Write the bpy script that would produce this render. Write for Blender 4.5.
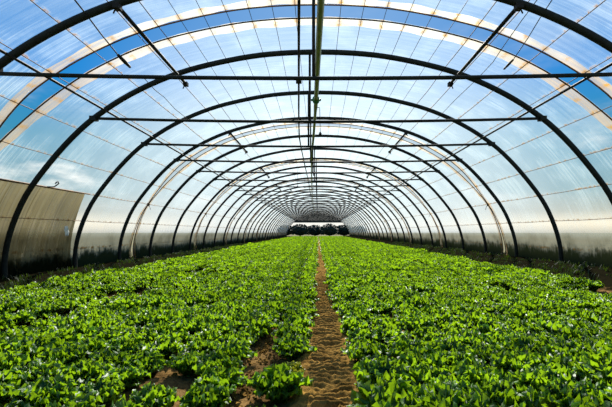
import bpy, math, random
from mathutils import Vector, noise
import numpy as np
random.seed(7); rng = np.random.default_rng(7)
C = bpy.context.scene.collection
for o in list(bpy.data.objects): bpy.data.objects.remove(o)

# ------------------------------------------------------------------ camera, sky, sun
S = 1.1                       # metres per unit of the measured profile
K = 0.00431 * S               # metres per (pixel * bay)
F = 408.0                     # focal length in pixels
BAY = F * K                   # hoop spacing
CAMZ = 0.75 * S               # eye height above the soil
VX, VY = 318.0, 232.0         # vanishing point of the tunnel
cam_d = bpy.data.cameras.new('camera'); cam = bpy.data.objects.new('camera', cam_d); C.objects.link(cam)
cam.location = (0, 0, CAMZ); cam.rotation_euler = (math.radians(90), 0, 0)
cam_d.sensor_width = 36; cam_d.lens = 36 * F / 612
cam_d.shift_x = -(VX - 306) / 612; cam_d.shift_y = (VY - 203.5) / 612
cam_d.clip_end = 600
bpy.context.scene.camera = cam

SUN_EL, SUN_AZ = math.radians(40), math.radians(3)     # azimuth from straight ahead, to the right
sd = Vector((math.sin(SUN_AZ) * math.cos(SUN_EL), math.cos(SUN_AZ) * math.cos(SUN_EL), math.sin(SUN_EL)))
sun_d = bpy.data.lights.new('sun', 'SUN'); sun = bpy.data.objects.new('sun', sun_d); C.objects.link(sun)
sun.rotation_euler = (-sd).to_track_quat('-Z', 'Y').to_euler(); sun.location = (0, 30, 30)
sun_d.energy = 13.5; sun_d.angle = math.radians(2.2); sun_d.color = (1.0, 0.95, 0.86)
vs = bpy.context.scene.view_settings
vs.view_transform = 'Standard'; vs.look = 'None'; vs.gamma = 1; vs.use_curve_mapping = False
vs.exposure = 0.0

def nd(nt, typ, **kw):
    n = nt.nodes.new(typ)
    for k, v in kw.items():
        if k in n.bl_rna.properties and not k.startswith('_'): setattr(n, k, v)
        else: n.inputs[k].default_value = v
    return n
def mathn(nt, op, a, b=None, c=None, clamp=False):
    n = nt.nodes.new('ShaderNodeMath'); n.operation = op; n.use_clamp = clamp
    for i, v in enumerate((a, b, c)):
        if v is None: continue
        if isinstance(v, (int, float)): n.inputs[i].default_value = v
        else: nt.links.new(v, n.inputs[i])
    return n.outputs[0]
def mrange(nt, v, a, b, c=0.0, d=1.0, smooth=True):
    n = nt.nodes.new('ShaderNodeMapRange'); n.interpolation_type = 'SMOOTHSTEP' if smooth else 'LINEAR'
    nt.links.new(v, n.inputs[0])
    for i, x in enumerate((a, b, c, d)): n.inputs[i + 1].default_value = x
    return n.outputs[0]
def ramp(nt, v, stops):
    n = nt.nodes.new('ShaderNodeValToRGB'); nt.links.new(v, n.inputs[0]); e = n.color_ramp.elements
    while len(e) < len(stops): e.new(0.5)
    for el, (p, c) in zip(e, stops): el.position = p; el.color = (*c, 1)
    return n.outputs[0]
def mixc(nt, f, a, b):
    n = nt.nodes.new('ShaderNodeMix'); n.data_type = 'RGBA'
    for i, v in ((0, f), (6, a), (7, b)):
        if isinstance(v, (int, float)): n.inputs[i].default_value = v
        elif isinstance(v, tuple): n.inputs[i].default_value = (*v, 1)
        else: nt.links.new(v, n.inputs[i])
    return n.outputs[2]
def noisen(nt, vec, scale, detail=3, rough=0.55, mapscale=None):
    if mapscale:
        m = nt.nodes.new('ShaderNodeMapping'); nt.links.new(vec, m.inputs[0]); m.inputs['Scale'].default_value = mapscale; vec = m.outputs[0]
    n = nt.nodes.new('ShaderNodeTexNoise'); nt.links.new(vec, n.inputs['Vector'])
    n.inputs['Scale'].default_value = scale; n.inputs['Detail'].default_value = detail; n.inputs['Roughness'].default_value = rough
    return n.outputs[0]

w = bpy.data.worlds.new('sky'); bpy.context.scene.world = w; w.use_nodes = True
nt = w.node_tree; nt.nodes.clear()
tc = nd(nt, 'ShaderNodeTexCoord'); dirv = tc.outputs['Generated']
sx = nd(nt, 'ShaderNodeSeparateXYZ'); nt.links.new(dirv, sx.inputs[0])
base = ramp(nt, sx.outputs[2], [(0.0, (.7, .62, .45)), (0.018, (1.15, 1.0, .72)), (0.045, (.50, .51, .42)), (0.09, (.20, .37, .42)), (0.20, (.05, .30, .49)), (0.33, (.004, .25, .70)), (1.0, (.01, .13, .42))])
dn = nd(nt, 'ShaderNodeVectorMath', operation='DOT_PRODUCT'); nt.links.new(dirv, dn.inputs[0]); dn.inputs[1].default_value = sd
halo = mathn(nt, 'POWER', mathn(nt, 'MAXIMUM', dn.outputs['Value'], 0.0), 14.0)
cl = noisen(nt, dirv, 3.2, 5, 0.6, (1, 1, 2.6))
clm = mrange(nt, cl, 0.52, 0.72)
bank = mathn(nt, 'MULTIPLY', mrange(nt, sx.outputs[2], 0.03, 0.10), mrange(nt, sx.outputs[2], 0.30, 0.14))
leftm = mrange(nt, sx.outputs[0], 0.1, -0.35, 0.35, 1.0)
clf = mathn(nt, 'MULTIPLY', mathn(nt, 'MULTIPLY', clm, bank), leftm)
clf = mathn(nt, 'ADD', clf, mathn(nt, 'MULTIPLY', clm, 0.10), clamp=True)
skyc = mixc(nt, clf, base, (1.25, 1.2, 1.1))
skyc = mixc(nt, mathn(nt, 'MULTIPLY', halo, 0.34), skyc, (.75, .95, 1.12))
ahead = mathn(nt, 'MULTIPLY', mrange(nt, sx.outputs[1], .80, 1.0), mrange(nt, sx.outputs[2], .52, .22))   # bright hazy sky under the sun
skyc = mixc(nt, mathn(nt, 'MULTIPLY', ahead, .62), skyc, (.95, 1.02, 1.04))
bg = nd(nt, 'ShaderNodeBackground'); nt.links.new(skyc, bg.inputs[0]); bg.inputs[1].default_value = 1.0
wo = nd(nt, 'ShaderNodeOutputWorld'); nt.links.new(bg.outputs[0], wo.inputs[0])

# ------------------------------------------------------------------ helpers
ORD = ['first','second','third','fourth','fifth','sixth','seventh','eighth','ninth','tenth','eleventh','twelfth','thirteenth','fourteenth','fifteenth','sixteenth','seventeenth','eighteenth','nineteenth','twentieth',
       'twenty-first','twenty-second','twenty-third','twenty-fourth','twenty-fifth','twenty-sixth','twenty-seventh','twenty-eighth','twenty-ninth','thirtieth','thirty-first','thirty-second','thirty-third','thirty-fourth','thirty-fifth']
def mesh(name, verts, faces, mat, smooth=True, uv=None):
    m = bpy.data.meshes.new(name); m.from_pydata([tuple(v) for v in verts], [], faces); m.materials.append(mat)
    if smooth: m.polygons.foreach_set('use_smooth', [True] * len(m.polygons))
    if uv is not None:
        l = m.uv_layers.new(name='UVMap'); idx = np.zeros(len(m.loops), dtype=np.int32); m.loops.foreach_get('vertex_index', idx)
        l.data.foreach_set('uv', np.asarray(uv, dtype=np.float32)[idx].ravel())
    m.update(); return m
def link(name, me, parent=None, loc=(0, 0, 0)):
    o = bpy.data.objects.new(name, me); C.objects.link(o); o.location = loc
    if parent: o.parent = parent
    return o
def tag(o, label=None, cat=None, group=None, kind=None):
    for k, v in (('label', label), ('category', cat), ('group', group), ('kind', kind)):
        if v: o[k] = v
    return o
class MB:
    def __init__(s): s.v = []; s.f = []
    def tube(s, pts, r, seg=8, cap=True):
        pts = [Vector(p) for p in pts]; n = len(pts); b0 = len(s.v)
        rr = r if isinstance(r, (list, tuple)) else [r] * n
        t0 = (pts[1] - pts[0]).normalized(); up = Vector((0, 0, 1)) if abs(t0.z) < .9 else Vector((0, 1, 0))
        nrm = t0.cross(up).normalized()
        for i, p in enumerate(pts):
            t = ((pts[min(i + 1, n - 1)] - pts[max(i - 1, 0)])).normalized()
            nrm = (nrm - t * nrm.dot(t)).normalized(); bi = t.cross(nrm)
            for k in range(seg):
                a = 2 * math.pi * k / seg
                s.v.append(p + (nrm * math.cos(a) + bi * math.sin(a)) * rr[i])
        for i in range(n - 1):
            for k in range(seg):
                a = b0 + i * seg + k; b = b0 + i * seg + (k + 1) % seg
                s.f.append((a, b, b + seg, a + seg))
        if cap:
            s.f.append(tuple(b0 + k for k in range(seg))[::-1]); s.f.append(tuple(b0 + (n - 1) * seg + k for k in range(seg)))
        return s
    def box(s, c, h):
        b = len(s.v)
        for dx in (-1, 1):
            for dy in (-1, 1):
                for dz in (-1, 1): s.v.append(Vector((c[0] + dx * h[0], c[1] + dy * h[1], c[2] + dz * h[2])))
        for q in ((0, 1, 3, 2), (4, 6, 7, 5), (0, 4, 5, 1), (2, 3, 7, 6), (0, 2, 6, 4), (1, 5, 7, 3)): s.f.append(tuple(b + i for i in q))
        return s
    def build(s, name, mat, parent=None, smooth=True, loc=(0, 0, 0)):
        l = Vector(loc)
        return link(name, mesh(name, [v - l for v in s.v] if l.length and not parent else s.v, s.f, mat, smooth), parent, loc if not parent else (0, 0, 0))

# ------------------------------------------------------------------ materials
def pmat(name, col, rough=0.6, metal=0.0, spec=0.5, var=0.0, scale=20, col2=None, bump=0.0):
    m = bpy.data.materials.new(name); m.use_nodes = True; nt = m.node_tree; p = nt.nodes['Principled BSDF']
    p.inputs['Roughness'].default_value = rough; p.inputs['Metallic'].default_value = metal; p.inputs['Specular IOR Level'].default_value = spec
    tc = nd(nt, 'ShaderNodeTexCoord'); n = noisen(nt, tc.outputs['Object'], scale, 4)
    c2 = col2 or tuple(c * 0.6 for c in col)
    nt.links.new(mixc(nt, mrange(nt, n, 0.35, 0.7), col, c2), p.inputs['Base Color'])
    if bump:
        b = nd(nt, 'ShaderNodeBump', Strength=bump, Distance=0.01); nt.links.new(n, b.inputs['Height']); nt.links.new(b.outputs[0], p.inputs['Normal'])
    return m
M_steel = pmat('dark_steel', (.014, .018, .015), .7, 0.0, .15, col2=(.009, .010, .009))
M_black = pmat('black_steel', (.010, .010, .010), .7, 0, .15, col2=(.018, .014, .010))
M_green = pmat('green_pipe', (.16, .20, .055), .45, col2=(.11, .15, .04), scale=6)
M_joint = pmat('green_joint', (.02, .16, .05), .4)
M_wire = pmat('grey_wire', (.10, .10, .095), .5, .3)
M_rwire = pmat('rusty_wire', (.20, .085, .02), .8, col2=(.10, .06, .03), scale=3)
M_rod = pmat('rusty_rod', (.17, .085, .03), .75, col2=(.05, .03, .018), scale=5)
M_rope = pmat('dark_rope', (.035, .03, .03), .8)
M_leafdark = pmat('hedge_leaf', (.018, .035, .012), .7, scale=3)
M_rag = pmat('white_rag', (.7, .7, .66), .8)

def film_mat(name, kind):
    m = bpy.data.materials.new(name); m.use_nodes = True; nt = m.node_tree; nt.nodes.clear()
    uvn = nd(nt, 'ShaderNodeTexCoord'); uv = uvn.outputs['UV']
    s = nd(nt, 'ShaderNodeSeparateXYZ'); nt.links.new(uv, s.inputs[0]); u, v = s.outputs[0], s.outputs[1]
    ge = nd(nt, 'ShaderNodeNewGeometry'); gp = nd(nt, 'ShaderNodeSeparateXYZ'); nt.links.new(ge.outputs['Position'], gp.inputs[0]); z = gp.outputs[2]
    streak = noisen(nt, uv, 1.0, 3, .6, (0.9, 18, 1))
    streak2 = noisen(nt, uv, 1.0, 2, .5, (0.45, 48, 1))
    patch = noisen(nt, uv, 1.3, 4, .6)
    fine = noisen(nt, uv, 9, 4, .65)
    # distance to a wire line (every 0.3 m of arc from the ridge)
    fr = mathn(nt, 'ABSOLUTE', mathn(nt, 'SUBTRACT', mathn(nt, 'FRACT', mathn(nt, 'ADD', mathn(nt, 'DIVIDE', u, 0.3), 0.5)), 0.5))
    au = mathn(nt, 'ABSOLUTE', u)
    fr6 = mathn(nt, 'ABSOLUTE', mathn(nt, 'SUBTRACT', mathn(nt, 'FRACT', mathn(nt, 'ADD', mathn(nt, 'DIVIDE', u, 0.6), 0.5)), 0.5))
    wl = mathn(nt, 'MAXIMUM', mrange(nt, fr6, 0.0, 0.07, 1, 0), mathn(nt, 'MULTIPLY', mrange(nt, fr, 0.0, 0.13, 1, 0), mathn(nt, 'LESS_THAN', au, 2.55)))
    lw = nd(nt, 'ShaderNodeLayerWeight', Blend=0.5)
    fac3 = mathn(nt, 'POWER', lw.outputs['Facing'], 3.0)
    low = mrange(nt, z, .93, 0.66)
    if kind == 'film':
        op = mathn(nt, 'ADD', mathn(nt, 'MULTIPLY', mrange(nt, streak, .3, .75), .07), mrange(nt, au, .8, 3.6, 0.17, 0.075))
        op = mathn(nt, 'ADD', op, mathn(nt, 'MULTIPLY', mathn(nt, 'MULTIPLY', mrange(nt, streak2, .46, .62), mathn(nt, 'MULTIPLY', mrange(nt, patch, .35, .6), mrange(nt, au, 2.0, 4.5, .25, 1.0))), .17))
        op = mathn(nt, 'ADD', op, mathn(nt, 'MULTIPLY', mrange(nt, patch, .45, .75), .12))
        op = mathn(nt, 'ADD', op, mathn(nt, 'MULTIPLY', fac3, .25))
        op = mathn(nt, 'ADD', op, mathn(nt, 'MULTIPLY', low, .48))
        col = mixc(nt, low, (.80, .92, .90), (.34, .32, .23))
        stain = mathn(nt, 'MULTIPLY', mathn(nt, 'MULTIPLY', wl, mrange(nt, fine, .46, .60)), mrange(nt, au, 1.6, 3.0, 0.12, 1.0))
        col = mixc(nt, stain, col, (.40, .21, .05)); op = mathn(nt, 'ADD', op, mathn(nt, 'MULTIPLY', stain, .5))
        col = mixc(nt, mathn(nt, 'MULTIPLY', low, mrange(nt, patch, .4, .65)), col, (.19, .18, .12))
        # algae and mud splashed up from the foot of the sheet
        alg = noisen(nt, ge.outputs['Position'], 2.6, 6, .7)
        alg2 = noisen(nt, ge.outputs['Position'], 1.0, 4, .7, (14, 14, 1.5))
        hz = mathn(nt, 'ADD', z, mathn(nt, 'MULTIPLY', mathn(nt, 'SUBTRACT', mathn(nt, 'ADD', mathn(nt, 'MULTIPLY', alg, .6), mathn(nt, 'MULTIPLY', alg2, .4)), .5), -1.0))
        hz = mathn(nt, 'ADD', hz, mathn(nt, 'MULTIPLY', mathn(nt, 'LESS_THAN', gp.outputs[0], 0.0), .13))
        am = mrange(nt, hz, .62, .36)
        col = mixc(nt, am, col, (.030, .036, .014)); op = mathn(nt, 'ADD', op, mathn(nt, 'MULTIPLY', am, .5), clamp=True)
    elif kind == 'band':
        sp = mathn(nt, 'MULTIPLY', mrange(nt, fr, 0.02, 0.2, 1, 0), mrange(nt, fine, .35, .6))
        col = mixc(nt, mrange(nt, patch, .35, .75), (.88, .80, .62), (.72, .52, .24))
        col = mixc(nt, mrange(nt, au, 1.8, 4.0, 0, .75), col, (.40, .24, .10))
        col = mixc(nt, sp, col, (.50, .26, .04))
        op = mathn(nt, 'ADD', mathn(nt, 'MULTIPLY', mrange(nt, streak, .3, .7), .35), .42)
        op = mathn(nt, 'ADD', op, mathn(nt, 'MULTIPLY', sp, .2), clamp=True)
    else:
        col = mixc(nt, mrange(nt, patch, .35, .7), (.26, .20, .085), (.20, .155, .07))
        col = mixc(nt, mrange(nt, streak2, .45, .7), col, (.15, .11, .045))
        op = mathn(nt, 'ADD', mathn(nt, 'MULTIPLY', mrange(nt, streak, .3, .7), .1), .88)
        alg = noisen(nt, ge.outputs['Position'], 2.6, 6, .7)
        hz = mathn(nt, 'ADD', z, mathn(nt, 'MULTIPLY', mathn(nt, 'SUBTRACT', alg, .5), -.6))
        col = mixc(nt, mrange(nt, hz, .48, .18), col, (.035, .035, .015))
    d = nd(nt, 'ShaderNodeBsdfDiffuse'); t = nd(nt, 'ShaderNodeBsdfTranslucent')
    nt.links.new(col, d.inputs[0]); nt.links.new(col, t.inputs[0])
    mx = nd(nt, 'ShaderNodeMixShader'); mx.inputs[0].default_value = .84; nt.links.new(d.outputs[0], mx.inputs[1]); nt.links.new(t.outputs[0], mx.inputs[2])
    tr = nd(nt, 'ShaderNodeBsdfTransparent'); tr.inputs[0].default_value = (.97, .985, 1, 1)
    m2 = nd(nt, 'ShaderNodeMixShader'); nt.links.new(op, m2.inputs[0]); nt.links.new(tr.outputs[0], m2.inputs[1]); nt.links.new(mx.outputs[0], m2.inputs[2])
    if kind == 'film':          # hazy film scatters light forward
        rf = nd(nt, 'ShaderNodeBsdfRefraction'); rf.inputs['Roughness'].default_value = .62; rf.inputs['IOR'].default_value = 1.35; nt.links.new(col, rf.inputs[0])
        m0 = nd(nt, 'ShaderNodeMixShader'); m0.inputs[0].default_value = .12
        nt.links.new(mx.outputs[0], m0.inputs[1]); nt.links.new(rf.outputs[0], m0.inputs[2]); nt.links.new(m0.outputs[0], m2.inputs[2])
    o = nd(nt, 'ShaderNodeOutputMaterial'); nt.links.new(m2.outputs[0], o.inputs[0])
    return m
M_film = film_mat('clear_film', 'film'); M_band = film_mat('yellowed_film', 'band'); M_cloth = film_mat('tan_cloth', 'cloth')

def soil_mat(name, light, dark, edge=None):
    m = bpy.data.materials.new(name); m.use_nodes = True; nt = m.node_tree; p = nt.nodes['Principled BSDF']
    ge = nd(nt, 'ShaderNodeNewGeometry'); pos = ge.outputs['Position']
    a = noisen(nt, pos, 9, 6, .7); b = noisen(nt, pos, 70, 5, .7)
    c = mixc(nt, mrange(nt, a, .35, .65), light, dark); c = mixc(nt, mrange(nt, b, .5, .75, 0, .5), c, tuple(x * 1.5 for x in light))
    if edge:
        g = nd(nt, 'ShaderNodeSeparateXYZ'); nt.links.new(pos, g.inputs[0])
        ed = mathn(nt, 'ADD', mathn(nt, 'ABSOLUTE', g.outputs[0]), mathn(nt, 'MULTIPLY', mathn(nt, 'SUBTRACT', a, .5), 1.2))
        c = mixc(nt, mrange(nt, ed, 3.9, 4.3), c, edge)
    nt.links.new(c, p.inputs['Base Color']); p.inputs['Roughness'].default_value = .95; p.inputs['Specular IOR Level'].default_value = .0
    bp = nd(nt, 'ShaderNodeBump', Strength=.7, Distance=.012); nt.links.new(b, bp.inputs['Height']); nt.links.new(bp.outputs[0], p.inputs['Normal'])
    return m
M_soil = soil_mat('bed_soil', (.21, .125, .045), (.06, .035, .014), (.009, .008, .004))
M_path = soil_mat('dry_path_soil', (.29, .165, .042), (.10, .056, .015))

def leaf_mat(name, c1, c2, tr1, gloss=.33, tf=.42):
    m = bpy.data.materials.new(name); m.use_nodes = True; nt = m.node_tree; nt.nodes.clear()
    ge = nd(nt, 'ShaderNodeNewGeometry'); pos = ge.outputs['Position']
    n = noisen(nt, pos, 4.5, 4, .6); n2 = noisen(nt, pos, 60, 3, .6)
    f = mathn(nt, 'ADD', mathn(nt, 'MULTIPLY', mrange(nt, n, .35, .65), .6), mathn(nt, 'MULTIPLY', mrange(nt, n2, .35, .65), .4))
    col = mixc(nt, f, c1, c2)
    p = nd(nt, 'ShaderNodeBsdfPrincipled'); nt.links.new(col, p.inputs['Base Color']); p.inputs['Roughness'].default_value = gloss; p.inputs['Specular IOR Level'].default_value = .5
    bp = nd(nt, 'ShaderNodeBump', Strength=.5, Distance=.006); nt.links.new(n2, bp.inputs['Height']); nt.links.new(bp.outputs[0], p.inputs['Normal'])
    t = nd(nt, 'ShaderNodeBsdfTranslucent'); nt.links.new(mixc(nt, f, tr1, tuple(x * .7 for x in tr1)), t.inputs[0])
    mx = nd(nt, 'ShaderNodeMixShader'); mx.inputs[0].default_value = tf; nt.links.new(p.outputs[0], mx.inputs[1]); nt.links.new(t.outputs[0], mx.inputs[2])
    o = nd(nt, 'ShaderNodeOutputMaterial'); nt.links.new(mx.outputs[0], o.inputs[0])
    return m
M_leaf = leaf_mat('lettuce_leaf', (.070, .185, .006), (.014, .062, .004), (.31, .53, .008), .47, .47)
M_leafy = leaf_mat('yellow_leaf', (.30, .33, .02), (.20, .26, .015), (.6, .6, .03))
M_weed = leaf_mat('weed_leaf', (.018, .032, .006), (.010, .018, .004), (.05, .09, .005), .8, .25)

# ------------------------------------------------------------------ tunnel profile
HP = [(4.65, -.80), (4.66, -.40), (4.56, .05), (4.34, .55), (3.99, 1.03), (3.62, 1.44), (3.27, 1.74), (2.8, 2.04), (2.24, 2.30), (1.65, 2.48), (.85, 2.63), (0, 2.675)]
ctrl = [Vector((-x, y)) for x, y in HP] + [Vector((x, y)) for x, y in HP[-2::-1]]
def catmull(P, sub=8):
    out = []; n = len(P)
    for i in range(n - 1):
        p0, p1, p2, p3 = P[max(i - 1, 0)], P[i], P[i + 1], P[min(i + 2, n - 1)]
        for k in range(sub):
            t = k / sub
            out.append(.5 * ((2 * p1) + (p2 - p0) * t + (2 * p0 - 5 * p1 + 4 * p2 - p3) * t * t + (3 * p1 - p0 - 3 * p2 + p3) * t ** 3))
    out.append(P[-1]); return out
prof = [p * S for p in catmull(ctrl)]
for p in prof: p.y += CAMZ
cum = [0.0]
for a, b in zip(prof, prof[1:]): cum.append(cum[-1] + (b - a).length)
LT = cum[-1]
def P(u, off=0.0):           # u = arc length from the ridge (left negative); off = outward
    s_ = min(max(u + LT / 2, 0), LT); i = int(np.searchsorted(cum, s_)) ; i = min(max(i, 1), len(prof) - 1)
    t = (s_ - cum[i - 1]) / (cum[i] - cum[i - 1]); p = prof[i - 1].lerp(prof[i], t)
    j0, j1 = max(i - 3, 0), min(i + 2, len(prof) - 1)
    d = (prof[j1] - prof[j0]).normalized(); nrm = Vector((-d.y, d.x))
    return p + nrm * off
def u_at_height(h, side):    # arc coordinate where the profile is h metres above the soil
    lo, hi = 0.0, LT / 2
    for _ in range(40):
        m_ = (lo + hi) / 2
        if P(m_).y > h: lo = m_
        else: hi = m_
    return side * lo
R_HOOP = .043; OFF = R_HOOP + .012
NEND = 34.45
# ------------------------------------------------------------------ ground
def fh(x, y):
    h = .0
    h += .19 * max(0, min(1, (x - 4.15) / .75)) + .07 * max(0, min(1, (-x - 4.2) / .6))
    for fx in (-2.33, 2.38): h -= .05 * math.exp(-((x - fx) / .09) ** 2)
    return h
xs = sorted(set([round(v, 3) for v in np.concatenate([np.arange(-5.6, -.1, .08), np.arange(-1.2, -.1, .03), np.arange(-.1, .24, .06), np.arange(.24, 5.7, .08)])]))
ys = [-.3]
while ys[-1] < 74: ys.append(ys[-1] + (.03 if ys[-1] < 5 else .05 if ys[-1] < 9 else .25))
V = []; Fc = []
for y in ys:
    for x in xs:
        hh = fh(x, y) + (noise.noise(Vector((x * 4, y * 4, 1))) * .02 + noise.noise(Vector((x * 14, y * 14, 3))) * .016 + noise.noise(Vector((x * 34, y * 34, 3))) * .016)
        if -.10 < x < .23: hh -= .06
        V.append((x, y, hh))
nx = len(xs)
for j in range(len(ys) - 1):
    for i in range(nx - 1): Fc.append((j * nx + i, j * nx + i + 1, (j + 1) * nx + i + 1, (j + 1) * nx + i))
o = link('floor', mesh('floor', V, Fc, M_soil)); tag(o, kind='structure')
# outside land
M_field = pmat('field_grass', (.13, .13, .085), .95, 0, 0, col2=(.17, .15, .09), scale=.4)
o = link('ground', mesh('ground', [(-260, -60, -.06), (260, -60, -.06), (260, 420, -.06), (-260, 420, -.06)], [(0, 1, 2, 3)], M_field)); tag(o, kind='structure')
# centre path with crosswise ridges of dried mud
def path_h(x, y):
    cx = .065; d = (x - cx) / .135
    wob = noise.noise(Vector((x * 9, y * 3, 5))) * .035 + noise.noise(Vector((x * 22, y * 9, 8))) * .026
    ph = (y + wob) / .062 * 2 * math.pi
    rid = (0.5 + .5 * math.sin(ph)) ** 1.2
    amp = .036 * max(0, 1 - abs(d) ** 3) * (.6 + .8 * noise.noise(Vector((x * 6, y * 6, 2))) + .3)
    fall = max(0, abs(d) - 1.0) ** 1.5 * .09
    return .012 - fall + rid * max(amp, .002) + .022 * min(abs(d), 1.1) ** 3 + noise.noise(Vector((x * 45, y * 45, 2))) * .012
pxs = np.linspace(-.17, .30, 46); pys = [-.2]
while pys[-1] < 70: pys.append(pys[-1] + (.008 if pys[-1] < 7 else .05 if pys[-1] < 15 else .5))
V = []; Fc = []
for y in pys:
    for x in pxs: V.append((x + noise.noise(Vector((0, y * 1.3, 9))) * .012, y, path_h(x, y) if y < 15 else .02 - .06 * max(0, abs((x - .065) / .135) - 1) ** 1.5))
nx = len(pxs)
for j in range(len(pys) - 1):
    for i in range(nx - 1): Fc.append((j * nx + i, j * nx + i + 1, (j + 1) * nx + i + 1, (j + 1) * nx + i))
o = link('path', mesh('path', V, Fc, M_path)); tag(o, kind='structure')

# ------------------------------------------------------------------ film cover
GAPS = [2.845 + 3.0 * k for k in range(-1, 11)]            # in bays
hN1, hN2 = CAMZ + .68 * S, CAMZ + 1.75 * S
def gapw(z):                                                # half width of the gap in bays
    if z > hN1: 
        t = min(1, (z - hN1) / (hN2 - hN1)); return .012 + (.085 - .012) * (t * t * (3 - 2 * t))
    t = (hN1 - z) / hN1; return .012 + .035 * t
UW = u_at_height(CAMZ + .15 * S, 1)
def sheet(name, n0, n1, u0, u1, k):
    nu = max(8, int((u1 - u0) / .12)); nv = max(4, int((n1 - n0) * 10)); V = []; UV = []; Fc = []
    for j in range(nv + 1):
        for i in range(nu + 1):
            u = u0 + (u1 - u0) * i / nu; p = P(u, OFF); g = gapw(p.y)
            a = n0 + (g if n0 > -1 else 0); b = n1 - (g if n1 < 34 else 0); n = a + (b - a) * j / nv
            fr = (n - .45) % 1.0
            sag = -.018 * math.sin(math.pi * fr) + .012 * noise.noise(Vector((u * .8, n * 1.7, 3))) * math.sin(math.pi * fr)
            q = P(u, OFF + .01 + sag); V.append((q.x, n * BAY, max(q.y, -.05))); UV.append((u, n * BAY))
    for j in range(nv):
        for i in range(nu):
            a = j * (nu + 1) + i; Fc.append((a, a + 1, a + nu + 2, a + nu + 1))
    o = link(name, mesh(name, V, Fc, M_film, True, UV)); tag(o, kind='structure')
bounds = [GAPS[0]] + GAPS[1:] + [NEND]
for k in range(len(bounds) - 1):
    a, b = bounds[k], bounds[k + 1]
    if b > NEND: continue
    sheet('ceiling', a, b, -UW, UW, k); sheet('wall_left', a, b, -LT / 2, -UW, k); sheet('wall_right', a, b, UW, LT / 2, k)
# yellowed folded edges beside each gap, each with its rod
gi = 0
for g in GAPS[1:]:
    if g > 33: break
    for sgn, nm in ((-1, 'near'), (1, 'far')):
        nu = 110; V = []; UV = []; Fc = []; rod = []
        wv = .075 if sgn < 0 else .12
        for i in range(nu + 1):
            u = -LT / 2 + LT * i / nu; p = P(u, OFF - .012); w_ = gapw(p.y) / .085
            ww = wv * (.45 + .55 * w_)
            for j in range(4):
                n = g + sgn * (gapw(p.y) + ww * j / 3); q = P(u, OFF - .014 + .01 * math.sin(u * 9 + j))
                V.append((q.x, n * BAY, max(q.y, .0))); UV.append((u, n * BAY))
            q = P(u, OFF - .025); rod.append((q.x, (g + sgn * gapw(p.y)) * BAY, max(q.y, .0)))
        for i in range(nu):
            for j in range(3):
                a = i * 4 + j; Fc.append((a, a + 4, a + 5, a + 1))
        o = link('film_edge_strip', mesh('film_edge_strip', V, Fc, M_band, True, UV))
        tag(o, f'yellowed folded film edge arching along the {nm} side of the {ORD[gi]} open roof gap', 'plastic strip', 'folded film edges beside the roof gaps')
        MB().tube(rod, .011, 6).build('edge_rod', M_rod, o)
    # knot that gathers both edges low on each side
    for sd_, sn in ((-1, 'left'), (1, 'right')):
        u = u_at_height(hN1, sd_); q = P(u, OFF - .03); c = Vector((q.x, g * BAY, q.y)); mb = MB()
        ring = [c + Vector((.012 * math.cos(t) , .05 * math.cos(t), .035 * math.sin(t))) for t in np.linspace(0, 2 * math.pi, 13)]
        mb.tube(ring, .012, 6, False); mb.tube([c, c + Vector((-.02 * sd_, .05, -.06)), c + Vector((-.03 * sd_, .07, -.14))], .007, 5)
        o = mb.build('rope_knot', M_rope, loc=c)
        tag(o, f'dark knot pinching the {ORD[gi]} roof gap shut, low on the {sn} side', 'knot', 'knots on the film edges')
    gi += 1

# ------------------------------------------------------------------ hoops with tie bars and king posts
tieH = CAMZ + 388 * .00431 * S
uT = u_at_height(tieH, 1); xT = P(uT).x
hoop_pts = [(P(u).x, 0, max(P(u).y, -.04)) for u in np.linspace(-LT / 2, LT / 2, 84)]
hoop_me = MB().tube(hoop_pts, R_HOOP, 10); hoop_me = mesh('hoop', hoop_me.v, hoop_me.f, M_steel)
def tie_mesh():
    mb = MB(); pts = [(x, .0, tieH - .055 * (1 - (x / xT) ** 2) + .02) for x in np.linspace(-xT, xT, 15)]
    mb.tube(pts, .024, 8); return mesh('tie_bar', mb.v, mb.f, M_steel)
tie_me = tie_mesh()
pm = MB().tube([(0, 0, tieH - .04), (0, 0, P(0).y - .02)], .019, 8); post_me = mesh('king_post', pm.v, pm.f, M_black)
cm = MB().box((0, 0, 0), (.05, .055, .035)); clamp_me = mesh('clamp', cm.v, cm.f, M_steel, False)
px_off = {0: -.05, 1: -.135, 2: -.2, 3: -.19, 4: -.16, 5: -.12}
for k in range(33):
    n = 2.45 + k if k else 2.395; y = n * BAY
    t = bpy.data.objects.new('greenhouse_hoop', None); C.objects.link(t); t.location = (0, y, 0)
    if k == 0: lb = 'dark steel hoop nearest the camera, its top cut off by the photo'
    elif k == 1: lb = 'dark steel hoop whose crown stands highest in view, second from the camera'
    elif k == 32: lb = 'dark steel hoop at the far open end of the tunnel'
    else: lb = f'dark steel hoop spanning the lettuce beds, {ORD[k]} from the camera'
    tag(t, lb, 'hoop', 'steel hoops of the tunnel')
    link('hoop', hoop_me, t); link('tie_bar', tie_me, t, (0, 0, -.06 if k == 0 else 0))
    kp = link('king_post', post_me, t, (px_off.get(k, -.07), 0, 0))
    if k == 0:
        tz = P(0).y - .02; f_ = (tz - tieH + .10) / (tz - tieH + .04); kp.scale.z = f_; kp.location.z = tz * (1 - f_)
    for s_ in (-1, 1): link('clamp', clamp_me, t, (s_ * (xT - .03), 0, tieH + .015))

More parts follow.
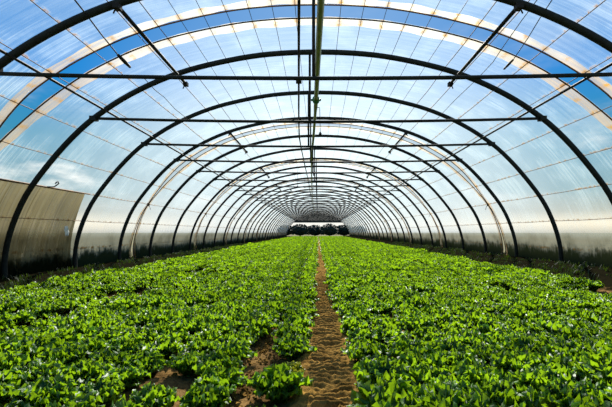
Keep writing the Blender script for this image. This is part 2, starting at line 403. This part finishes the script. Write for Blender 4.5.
# ------------------------------------------------------------------ longitudinal tubes and wires
for s_, sn in ((-1, 'left'), (1, 'right')):
    x, z = s_ * 3.13 * S, CAMZ + 1.79 * S
    tag(MB().tube([(x, n * BAY, z) for n in np.arange(1.2, 34.6, 1)], .018, 6).build('purlin', M_black, loc=(x, 1.2 * BAY, z)),
        f'long thin dark tube running the tunnel under the hoops, {sn} side', 'purlin', 'long side purlins')
bi = 0
for n0 in np.arange(2.45, 33, 3):
    for s_, sn in ((-1, 'left'), (1, 'right')):
        x = s_ * 2.05 * S; z0 = CAMZ + 2.31 * S
        a = Vector((x, (n0 - (.04 if n0 > 3 else .08)) * BAY, z0)); b = Vector((x * .985, (n0 + 1.09) * BAY, z0 - .05))
        o = MB().tube([a, b], .024, 8).build('brace_tube', M_black, loc=a)
        tag(o, f'short dark brace between hoops high on the {sn} side of the {ORD[bi]} roof gap', 'brace', 'short braces at the roof gaps')
        for q in (a, b):
            d = Vector(q) - a
            mb = MB(); mb.box(d + Vector((0, 0, -.01)), (.035, .045, .03)); mb.tube([d + Vector((s_ * .02, 0, -.03)), d + Vector((s_ * .045, .0, -.085))], .009, 6)
            m_ = link('clip', mesh('clip', mb.v, mb.f, M_black, False), o)
    bi += 1
us = [0.3 * i for i in range(-8, 9)] + [s_ * u for s_ in (-1, 1) for u in (3.0, 3.6, 4.2, 4.8, 5.4, 6.0)]
us = [u for u in us if abs(u) > .1]
cnt = {-1: 0, 1: 0}
for u in sorted(us, key=abs):
    s_ = 1 if u > 0 else -1; sn = 'right' if s_ > 0 else 'left'; side = abs(u) > 2.0
    q = P(u, OFF - .02)
    pts = []
    for n in np.arange(0, 34.5, .5):
        fr = (n - .45) % 1.0; w_ = .010 * noise.noise(Vector((u * 5, n * 2.3, 0)))
        qq = P(u + w_, OFF - .022 - .012 * math.sin(math.pi * fr)); pts.append((qq.x, n * BAY, qq.y))
    o = MB().tube(pts, .0042 if not side else .0058, 5).build('film_wire', M_rwire if side else M_wire, loc=pts[0])
    tag(o, f'thin {"rusty brown" if side else "grey"} wire running lengthwise under the film, {ORD[cnt[s_]]} {sn} of the ridge', 'wire', 'lengthwise wires under the film')
    cnt[s_] += 1

def ridge_pt(px, py, Hn=560):
    n = Hn / (VY - py); return Vector(((px - VX) * n * K, n * BAY, CAMZ + Hn * K))
gp = [ridge_pt(*p) for p in ((323, -60), (321, 0), (318.4, 50), (316, 100), (314, 130), (311.6, 160), (311.5, 176), (312.5, 200), (314.5, 212))]
def smoothpts(P3, sub=5):
    out = []
    for i in range(len(P3) - 1):
        p0, p1, p2, p3 = P3[max(i - 1, 0)], P3[i], P3[i + 1], P3[min(i + 2, len(P3) - 1)]
        for k in range(sub):
            t = k / sub; out.append(p1.lerp(p2, t) if i in (0,) else .5 * ((2 * p1) + (p2 - p0) * t + (2 * p0 - 5 * p1 + 4 * p2 - p3) * t * t + (3 * p1 - p0 - 3 * p2 + p3) * t ** 3))
    out.append(P3[-1]); return out
gs = smoothpts(gp)
gpipe = tag(MB().tube(gs, [.043 if p.y < 9 else .034 if p.y < 16 else .026 for p in gs], 12).build('irrigation_pipe', M_green, loc=gs[0]), 'thick olive green irrigation pipe hanging just below the ridge of the tunnel', 'pipe')
def on_pipe(n):
    y = n * BAY
    for a, b in zip(gs, gs[1:]):
        if a.y <= y <= b.y: return a.lerp(b, (y - a.y) / (b.y - a.y))
    return gs[-1]
c = on_pipe(4.24) - gs[0]
mb = MB(); mb.tube([c + Vector((0, -.06, 0)), c + Vector((0, .06, 0))], .072, 12); mb.tube([c + Vector((-.1, 0, .0)), c + Vector((.1, 0, 0))], .026, 8); mb.box(c + Vector((0, 0, .05)), (.035, .03, .03))
o = link('coupling', mesh('coupling', mb.v, mb.f, M_joint), gpipe); o['label'] = 'bright green valve coupling'
lp = [ridge_pt(*p) for p in ((299.2, -60), (299, 0), (298.8, 60), (299, 128), (300.8, 146), (306, 170), (309.2, 185), (312, 203), (314, 213))]
ls = smoothpts(lp)
wp = tag(MB().tube(ls, .018, 8).build('water_pipe', M_black, loc=ls[0]), 'thin dark pipe running lengthwise left of the thick green pipe under the ridge', 'pipe')
q = ridge_pt(298.8, 82); q = q - ls[0]
mb = MB().box(q, (.05, .03, .022)); link('bracket', mesh('bracket', mb.v, mb.f, M_black, False), wp)
# droppers
for i, (n, L_, dx) in enumerate(((4.5, .52, .085), (7.6, .55, .06), (10.6, .45, .05), (13.6, .45, .05), (16.6, .4, .05))):
    p = on_pipe(n); a = p + Vector((dx, 0, 0)); b = a + Vector((.015, 0, -L_))
    mb = MB(); mb.tube([p, a, a + Vector((.005, 0, -.05)), b], .0075, 6)
    o = mb.build('sprinkler_dropper', M_black, loc=p)
    e = b - p; m2 = MB(); m2.tube([e, e + Vector((0, 0, -.03)), e + Vector((0, 0, -.06)), e + Vector((0, 0, -.08))], [.012, .03, .03, .012], 8)
    link('sprinkler_head', mesh('sprinkler_head', m2.v, m2.f, M_black), o)
    tag(o, f'thin black hose with a sprinkler head hanging from the green pipe, {ORD[i]} from the camera', 'sprinkler', 'sprinkler droppers')
for i, (px, py, n) in enumerate(((297.5, 186.5, 9.6), (305, 187, 10.4), (291, 190, 12.2), (337, 187, 12.4))):
    c = Vector(((px - VX) * n * K, n * BAY, CAMZ + (VY - py) * n * K)); top = P(c.x).y - .03
    mb = MB(); mb.tube([(0, 0, top - c.z), (0, 0, 0)], .006, 5); o = mb.build('hanging_cord', M_rope); o.location = c
    m2 = MB(); m2.tube([(0, 0, .04), (0, 0, .0), (0, 0, -.05)], [.02, .045, .02], 8); link('weight', mesh('weight', m2.v, m2.f, M_black), o)
    tag(o, f'dark weight on a cord below the ridge, {["second from left","third from left","leftmost","rightmost"][i]} of four', 'weight', 'weights on cords below the ridge')

# ropes lying along the film
def on_film(px, py, off=OFF - .06):
    a = Vector(((px - VX) * K, (VY - py) * K)); lo, hi = .3, 40
    for _ in range(40):
        m_ = (lo + hi) / 2; x = a.x * m_; z = CAMZ + a.y * m_
        # inside test
        j = min(range(len(prof)), key=lambda i_: abs(prof[i_].x - x) + (0 if abs(x) < abs(prof[0].x) else 9)) if abs(x) < 5.12 else None
        inside = j is not None and z < prof[j].y + off
        if inside: lo = m_
        else: hi = m_
    return Vector((a.x * lo, lo * BAY, CAMZ + a.y * lo))
def rope(pix, label, r=.006, clamp=None):
    pts = [on_film(*p) for p in pix]; o = MB().tube(pts, r, 6).build('rope', M_rope, loc=pts[0]); tag(o, label, 'rope')
    if clamp:
        a, b = on_film(*clamp[0]) - pts[0], on_film(*clamp[1]) - pts[0]
        mb = MB(); mb.tube([a, a.lerp(b, .5), b], [r * 2.2, r * 3.2, r * 2.2], 6); link('clasp', mesh('clasp', mb.v, mb.f, M_black), o)
rope([(70, -6), (86, 14), (101, 34), (118, 55), (130, 67)], 'dark rope tied across the first roof gap at upper left', .009, ((118, 55), (130, 67)))
rope([(143, 77), (155, 90), (164, 97), (175, 109), (190, 121)], 'slack dark rope hanging under the film between the first and second hoops at left', .006)
rope([(556, -6), (540, 18), (528, 38), (513, 60), (505, 69)], 'dark rope across the first roof gap at upper right, outer one of the pair', .006, ((513, 60), (504, 69)))
rope([(540, -4), (522, 20), (505, 44), (493, 62), (478, 78), (455, 100), (434, 122)], 'dark rope across the first roof gap at upper right, inner one of the pair', .0055)

# ------------------------------------------------------------------ tan cloth hung on the left wall
hC = CAMZ + .69 * S; V = []; UV = []; Fc = []
n0, n1 = 1.6, 4.27; u_top = u_at_height(hC, -1); nu, nv = 26, 90
for j in range(nv + 1):
    for i in range(nu + 1):
        t = i / nu; u = u_top + (-LT / 2 + .10 - u_top) * t
        n = n0 + (n1 - n0 + .17 * t ** .7) * j / nv
        wv = .010 * math.sin(n * 23 + t * 2) * (1 - t * .5) + .014 * noise.noise(Vector((n * 3, t * 3, 1)))
        q = P(u, .052 + wv * .4); V.append((q.x, n * BAY, q.y)); UV.append((u, n * BAY))
for j in range(nv):
    for i in range(nu):
        a = j * (nu + 1) + i; Fc.append((a, a + nu + 1, a + nu + 2, a + 1))
o = link('tan_cloth', mesh('tan_cloth', V, Fc, M_cloth, True, UV)); tag(o, 'worn tan cloth curtain hung on the left wall behind the near hoops', 'curtain')
q = P(u_top, .03); MB().tube([(q.x, n0 * BAY, q.y), (q.x, 3 * BAY, q.y + .01), (q.x + .01, (n1 + .06) * BAY, q.y)], .014, 8).build('curtain_pole', M_rod, o)
q2 = P(u_top + .01, .02); c = Vector((q2.x + .02, 3.72 * BAY, q2.y))
mb = MB().tube([c + Vector((0, -.16, .0)), c + Vector((0, .02, .02)), c + Vector((.02, .12, .09)), c + Vector((.02, .09, .13)), c + Vector((.02, .02, .08))], .011, 6)
tag(mb.build('cord_end', M_rope, loc=c), 'loose curled cord end sticking up from the top of the tan cloth', 'cord')
u = u_at_height(CAMZ + .02, -1); c = P(u, -.0); V = []; Fc = []
for j in range(7):
    for i in range(7):
        V.append((.01 * math.sin(i * 2 + j), (i - 3) * .023 * (1 - .25 * abs(j - 3) / 3) , (j - 3) * .033 + .01 * math.sin(i * 3)))
for j in range(6):
    for i in range(6): a = j * 7 + i; Fc.append((a, a + 1, a + 8, a + 7))
o = link('white_rag', mesh('white_rag', V, Fc, M_rag), None, (c.x - .0, 4.22 * BAY, c.y)); sm = o.modifiers.new('t', 'SOLIDIFY'); sm.thickness = .004
tag(o, 'small white rag pinned near the lower right edge of the tan cloth', 'rag')

# ------------------------------------------------------------------ shaded gable at the far end
M_net = pmat('grey_shade_net', (.05, .055, .05), .9, 0, .1, col2=(.025, .028, .025), scale=1.5)
zb = CAMZ + 1.42 * S; ub = u_at_height(zb, 1); N_ = 30; V = []; Fc = []; yy = NEND * BAY
for i in range(N_ + 1):
    q = P(-ub + 2 * ub * i / N_, .0); V += [(q.x, yy + .02 * math.sin(i), max(q.y, zb)), (q.x, yy, zb)]
for i in range(N_): Fc.append((2 * i, 2 * i + 1, 2 * i + 3, 2 * i + 2))
o = link('gable_net', mesh('gable_net', V, Fc, M_net)); tag(o, 'grey shade net closing the top of the far end above the bushes', 'net')
mb = MB(); mb.tube([(-P(ub).x, yy - .06, zb), (P(ub).x, yy - .06, zb)], .04, 6); link('bottom_bar', mesh('bottom_bar', mb.v, mb.f, M_steel), o)

# ------------------------------------------------------------------ lettuce
def lettuce_np(seed, nl, na, nt_, R=.103, frill=1.0, Hh=1.2, wk=1.0):
    r = np.random.default_rng(seed); VV = []; FF = []; b = 0
    ga = 2.399963
    for k in range(nl):
        q = (k + .5) / nl                      # 0 heart .. 1 outer
        ang = k * ga + r.uniform(-.3, .3); tilt = (.10 + 1.0 * q ** .85) + r.uniform(-.15, .15)      # from vertical
        L = R * (1.12 + .22 * q) * r.uniform(.85, 1.15); W = R * wk * (.28 + .18 * q) * r.uniform(.85, 1.25)
        bb = r.uniform(.15, 1.0); aa = tilt * .75
        t = np.linspace(0, 1, nt_ + 1)[:, None]; s = np.linspace(-1, 1, na + 1)[None, :]
        te = t * (1 - .55 * s ** 2); th = aa + bb * te
        rad = L * (np.cos(aa) - np.cos(th)) / bb + .008 + .02 * q
        hz = L * (np.sin(th) - np.sin(aa)) / bb * Hh + .008
        wd = W * (.22 + .78 * np.sin(np.clip(t * 1.25, 0, 1.0) * math.pi / 2) ** 1.5)
        lat = s * wd
        edge = np.clip(np.maximum(np.abs(s) ** 1.3, t ** 1.8) - .15, 0, 1)
        ph = r.uniform(0, 6.28, 6); fr = .0105 * frill * (R / .1)
        fs = r.uniform(8, 11, 3)
        disp = fr * edge * (np.sin(s * fs[0] + t * 6 + ph[0]) + .8 * np.sin(s * fs[1] * 1.7 - t * 14 + ph[1]) + .5 * np.sin(t * 23 + s * 3 + ph[5])) + .32 * wd * s ** 2
        disp = disp + r.normal(0, .0012 * frill, disp.shape) * edge
        rad2 = rad - disp * np.cos(th) + fr * .6 * edge * np.sin(s * fs[2] * 1.5 + ph[3])
        z = hz + disp * np.sin(th) + fr * .6 * edge * np.sin(s * fs[2] * 1.9 + ph[4])
        lat = lat + fr * .7 * edge * np.sin(t * 19 + s * 5 + ph[2])
        x = rad2 * math.cos(ang) - lat * math.sin(ang); y = rad2 * math.sin(ang) + lat * math.cos(ang)
        VV.append(np.stack([x, y, np.maximum(z + 0 * x, .004)], -1).reshape(-1, 3))
        ii, jj = np.meshgrid(np.arange(nt_), np.arange(na), indexing='ij'); a = (b + ii * (na + 1) + jj).ravel()
        FF.append(np.stack([a, a + 1, a + na + 2, a + na + 1], -1)); b += (na + 1) * (nt_ + 1)
    return np.concatenate(VV).astype(np.float32), np.concatenate(FF).astype(np.int32)
def npmesh(name, V, Fq, mat):
    m = bpy.data.meshes.new(name); m.vertices.add(len(V)); m.vertices.foreach_set('co', np.ascontiguousarray(V, dtype=np.float32).ravel())
    nf = len(Fq); m.loops.add(nf * 4); m.loops.foreach_set('vertex_index', np.ascontiguousarray(Fq, dtype=np.int32).ravel())
    m.polygons.add(nf); m.polygons.foreach_set('loop_start', np.arange(0, nf * 4, 4, dtype=np.int32))
    m.materials.append(mat); m.update(calc_edges=True); m.polygons.foreach_set('use_smooth', np.ones(nf, dtype=bool)); return m
NV = 8
hi = [lettuce_np(100 + i, 50, 14, 10, frill=1.25) for i in range(NV)]
mid = [lettuce_np(200 + i, 30, 8, 5, frill=1.1) for i in range(NV)]
lo_ = [lettuce_np(300 + i, 24, 3, 3, frill=1.5, wk=1.1, R=.112) for i in range(NV)]
hi_me = [npmesh('lettuce', *h, M_leaf) for h in hi]
rows = []
DX = .243
for i in range(9): rows.append((.31 + i * DX, 'right', i))
for i in range(6): rows.append((2.60 + i * DX, 'right', 9 + i))
for i in range(9): rows.append((-.19 - i * DX, 'left', i))
for i in range(6): rows.append((-2.53 - i * DX, 'left', 9 + i))
plants = []
for rx, side, ri in rows:
    y = 1.25 + random.uniform(0, .2)
    while y < 34.2 * BAY:
        x = rx + random.gauss(0, .022) - (.04 * min(1, max(0, y - 4) / 6) * (1 if rx > 0 else -1) if ri == 0 else 0); sc = random.uniform(.88, 1.16)
        big = noise.noise(Vector((x * .9, y * .7, 4)))
        sc *= 1 + .30 * big; skip = random.random() < .012
        if side == 'left' and ri >= 1: x -= .085 * max(0, min(1, (4.0 - y) / 1.2))
        if side == 'left' and ri == 0 and y < 3.6: skip = True          # hand-placed below
        if big < -.42 and y < 8: skip = True
        if not skip: plants.append([x, y, sc, random.uniform(0, 6.28), side, ri, False])
        y += random.uniform(.215, .26)
for x, y, sc in ((-.185, 1.98, 1.02), (-.175, 2.66, .98), (-.19, 2.98, 1.05), (-.17, 3.28, 1.0), (-.19, 3.54, 1.0), (-.22, 1.55, .9)):
    plants.append([x, y, sc, random.uniform(0, 6.28), 'left', 0 if x > -.4 else 1, False])
plants.append([-.15, 2.33, .55, 1.0, 'left', 0, True])
def inview(p):
    for zz in (.0, .17):
        px = VX + p[0] * F / p[1]; py = VY + (CAMZ - zz) * F / p[1]
        if -8 < px < 620 and py < 412: return True
    return False
vis = sorted([p for p in plants if inview(p)], key=lambda p: p[1] * p[1] + p[0] * p[0])
ind = vis[:300]; indset = {id(p) for p in ind}
byrow = {}
for p in ind: byrow.setdefault((p[4], p[5]), []).append(p)
kk = 0
for key, L_ in byrow.items():
    L_.sort(key=lambda p: p[1]); side, ri = key
    for i, p in enumerate(L_):
        me = hi_me[kk % NV]; kk += 1
        if p[6]:
            me = me.copy(); me.materials.clear(); me.materials.append(M_leafy)
        o = bpy.data.objects.new('lettuce', me); C.objects.link(o)
        o.location = (p[0], p[1], fh(p[0], p[1]) - .002); o.rotation_euler = (random.uniform(-.1, .1), random.uniform(-.1, .1), p[3]); o.scale = (p[2], p[2], p[2] * random.uniform(.9, 1.12))
        if p[6]: lb = 'small yellowish stunted lettuce beside the bare patch left of the path'
        else: lb = f'curly green lettuce, {ORD[ri]} row {side} of the dirt path, {ORD[i]} from the front'
        tag(o, lb, 'lettuce', 'lettuces in the front of the beds')
def merged(name, plist, src_fn):
    VV = []; FF = []; b = 0
    for i, p in enumerate(plist):
        V0, F0 = src_fn(i, p); c_, s_ = math.cos(p[3]), math.sin(p[3]); sc = p[2]
        V1 = np.empty_like(V0); V1[:, 0] = (V0[:, 0] * c_ - V0[:, 1] * s_) * sc + p[0]; V1[:, 1] = (V0[:, 0] * s_ + V0[:, 1] * c_) * sc + p[1]
        V1[:, 2] = V0[:, 2] * sc * random.uniform(.9, 1.15) + fh(p[0], p[1]); VV.append(V1); FF.append(F0 + b); b += len(V0)
    return npmesh(name, np.concatenate(VV), np.concatenate(FF), M_leaf)
rest = [p for p in plants if id(p) not in indset]
o = link('lettuce_field', merged('lettuce_field', rest, lambda i, p: (hi if p[1] < 6.5 else mid if p[1] < 16 else lo_)[i % NV]))
tag(o, 'dense carpet of curly green lettuce filling the beds to the far end', 'lettuce', None, 'stuff')

# ------------------------------------------------------------------ weeds and grass at the walls
def tufts(name, spots, mat, hmin, hmax, blades, label, wd=.006):
    VV = []; FF = []; b = 0
    for (x, y, z, sc) in spots:
        for k in range(blades):
            a = random.uniform(0, 6.28); h = random.uniform(hmin, hmax) * sc; ln = random.uniform(.1, .6) * h; w_ = wd * random.uniform(.7, 1.6)
            bx_, by_ = x + random.gauss(0, .05), y + random.gauss(0, .09); ca, sa = math.cos(a), math.sin(a)
            for t in (0, .35, .7, 1):
                ww = w_ * (1 - t * t * .9); cx, cy, cz = bx_ + ca * ln * t * t, by_ + sa * ln * t * t, z + h * (t - .25 * t * t)
                VV += [(cx - sa * ww, cy + ca * ww, cz), (cx + sa * ww, cy - ca * ww, cz)]
            for q in range(3): FF.append((b + q * 2, b + q * 2 + 1, b + q * 2 + 3, b + q * 2 + 2))
            b += 8
    o = link(name, npmesh(name, np.array(VV), np.array(FF), mat)); tag(o, label, 'grass', None, 'stuff')
for s_, sn in ((-1, 'left'), (1, 'right')):
    sp = []
    for i in range(700):
        y = random.uniform(1.5, 40); c_ = noise.noise(Vector((y * .5, s_ * 3, 0)))
        if c_ < -.15: continue
        sp.append((s_ * random.uniform(5.5, 5.9), y, -.06, .7 + .9 * max(c_, 0)))
    tufts('outside_grass', sp, M_weed, .22, .62, 14, f'dark grass growing outside against the {sn} plastic wall', .008)
    sp = []
    for i in range(380):
        y = random.uniform(3, 26); c_ = noise.noise(Vector((y * .9, s_ * 7, 5)))
        if c_ < -.3: continue
        x = s_ * random.uniform(4.3, 4.98); sp.append((x, y, fh(x, y), .75 + c_))
    tufts('weeds', sp, M_weed, .03, .14, 10, f'low dark weeds on the bare soil along the inside of the {sn} wall', .009)

VV = []; FF = []; b = 0
for i in range(900):
    if i % 3: x, y = random.choice((-.36, -.30, -.42)) + random.gauss(0, .06), random.uniform(1.5, 4.2)
    else: x, y = random.choice((-.12, .25)) + random.gauss(0, .02), random.uniform(1.5, 8)
    r = random.uniform(.005, .016); n1 = Vector((random.gauss(0, 1), random.gauss(0, 1), random.gauss(0, 1))).normalized(); n2 = n1.orthogonal().normalized(); n3 = n1.cross(n2)
    c_ = Vector((x, y, fh(x, y) + r * .3 + .004))
    for a_ in (n1, n2, -n1, -n2): VV.append(tuple(c_ + a_ * r * random.uniform(.7, 1.3)))
    VV.append(tuple(c_ + n3 * r)); VV.append(tuple(c_ - n3 * r))
    for q in range(4): FF += [(b + q, b + (q + 1) % 4, b + 4), (b + (q + 1) % 4, b + q, b + 5)]
    b += 6
o = link('soil_crumbs', mesh('soil_crumbs', VV, FF, M_path, False)); tag(o, 'loose crumbs of dry brown soil between the front lettuces', 'soil', None, 'stuff')

# ------------------------------------------------------------------ dark trees beyond the far end
for i, (x, y, h_, r_) in enumerate(((-6.2, 79, 2.2, 1.7), (-3.4, 77, 2.35, 1.8), (-.6, 80, 2.2, 1.9), (2.2, 77.5, 2.4, 1.8), (5.0, 79.5, 2.25, 1.8), (7.7, 78, 2.0, 1.6))):
    VV = []; FF = []; b = 0
    for k in range(900):
        a = random.uniform(0, 6.28); e = math.acos(random.uniform(-.75, 1)); rr = r_ * random.uniform(.72, 1.02)
        c_ = Vector((math.sin(e) * math.cos(a) * rr, math.sin(e) * math.sin(a) * rr, h_ * .52 + math.cos(e) * rr * h_ * .5 / r_))
        n1 = Vector((random.gauss(0, 1), random.gauss(0, 1), random.gauss(0, 1))).normalized(); n2 = n1.orthogonal().normalized(); n3 = n1.cross(n2)
        for aa, bb in ((-1, 0), (0, -.6), (1, 0), (0, .6)): VV.append(tuple(c_ + n2 * aa * .17 + n3 * bb * .17))
        FF.append((b, b + 1, b + 2, b + 3)); b += 4
    o = link('bush', npmesh('bush', np.array(VV), np.array(FF), M_leafdark), None, (x, y, -.06))
    tag(o, f'dark bush outside the far end of the tunnel, {ORD[i]} from the left', 'bush', 'bushes beyond the far end')
    MB().tube([(0, 0, 0), (.05, 0, .6), (0, .05, 1.4)], [.14, .1, .06], 8).build('trunk', M_rod, o)
    mb = MB(); seg = 12; st = 8                                   # dense twiggy core
    for j in range(st + 1):
        e = math.pi * j / st
        for k in range(seg):
            a = 2 * math.pi * k / seg; rr = r_ * .8 * (1 + .12 * noise.noise(Vector((math.cos(a) * 2, math.sin(a) * 2, j + i))))
            mb.v.append(Vector((math.sin(e) * math.cos(a) * rr, math.sin(e) * math.sin(a) * rr, h_ * .5 + math.cos(e) * h_ * .42)))
    for j in range(st):
        for k in range(seg): mb.f.append((j * seg + k, j * seg + (k + 1) % seg, (j + 1) * seg + (k + 1) % seg, (j + 1) * seg + k))
    mb.build('foliage', M_leafdark, o)
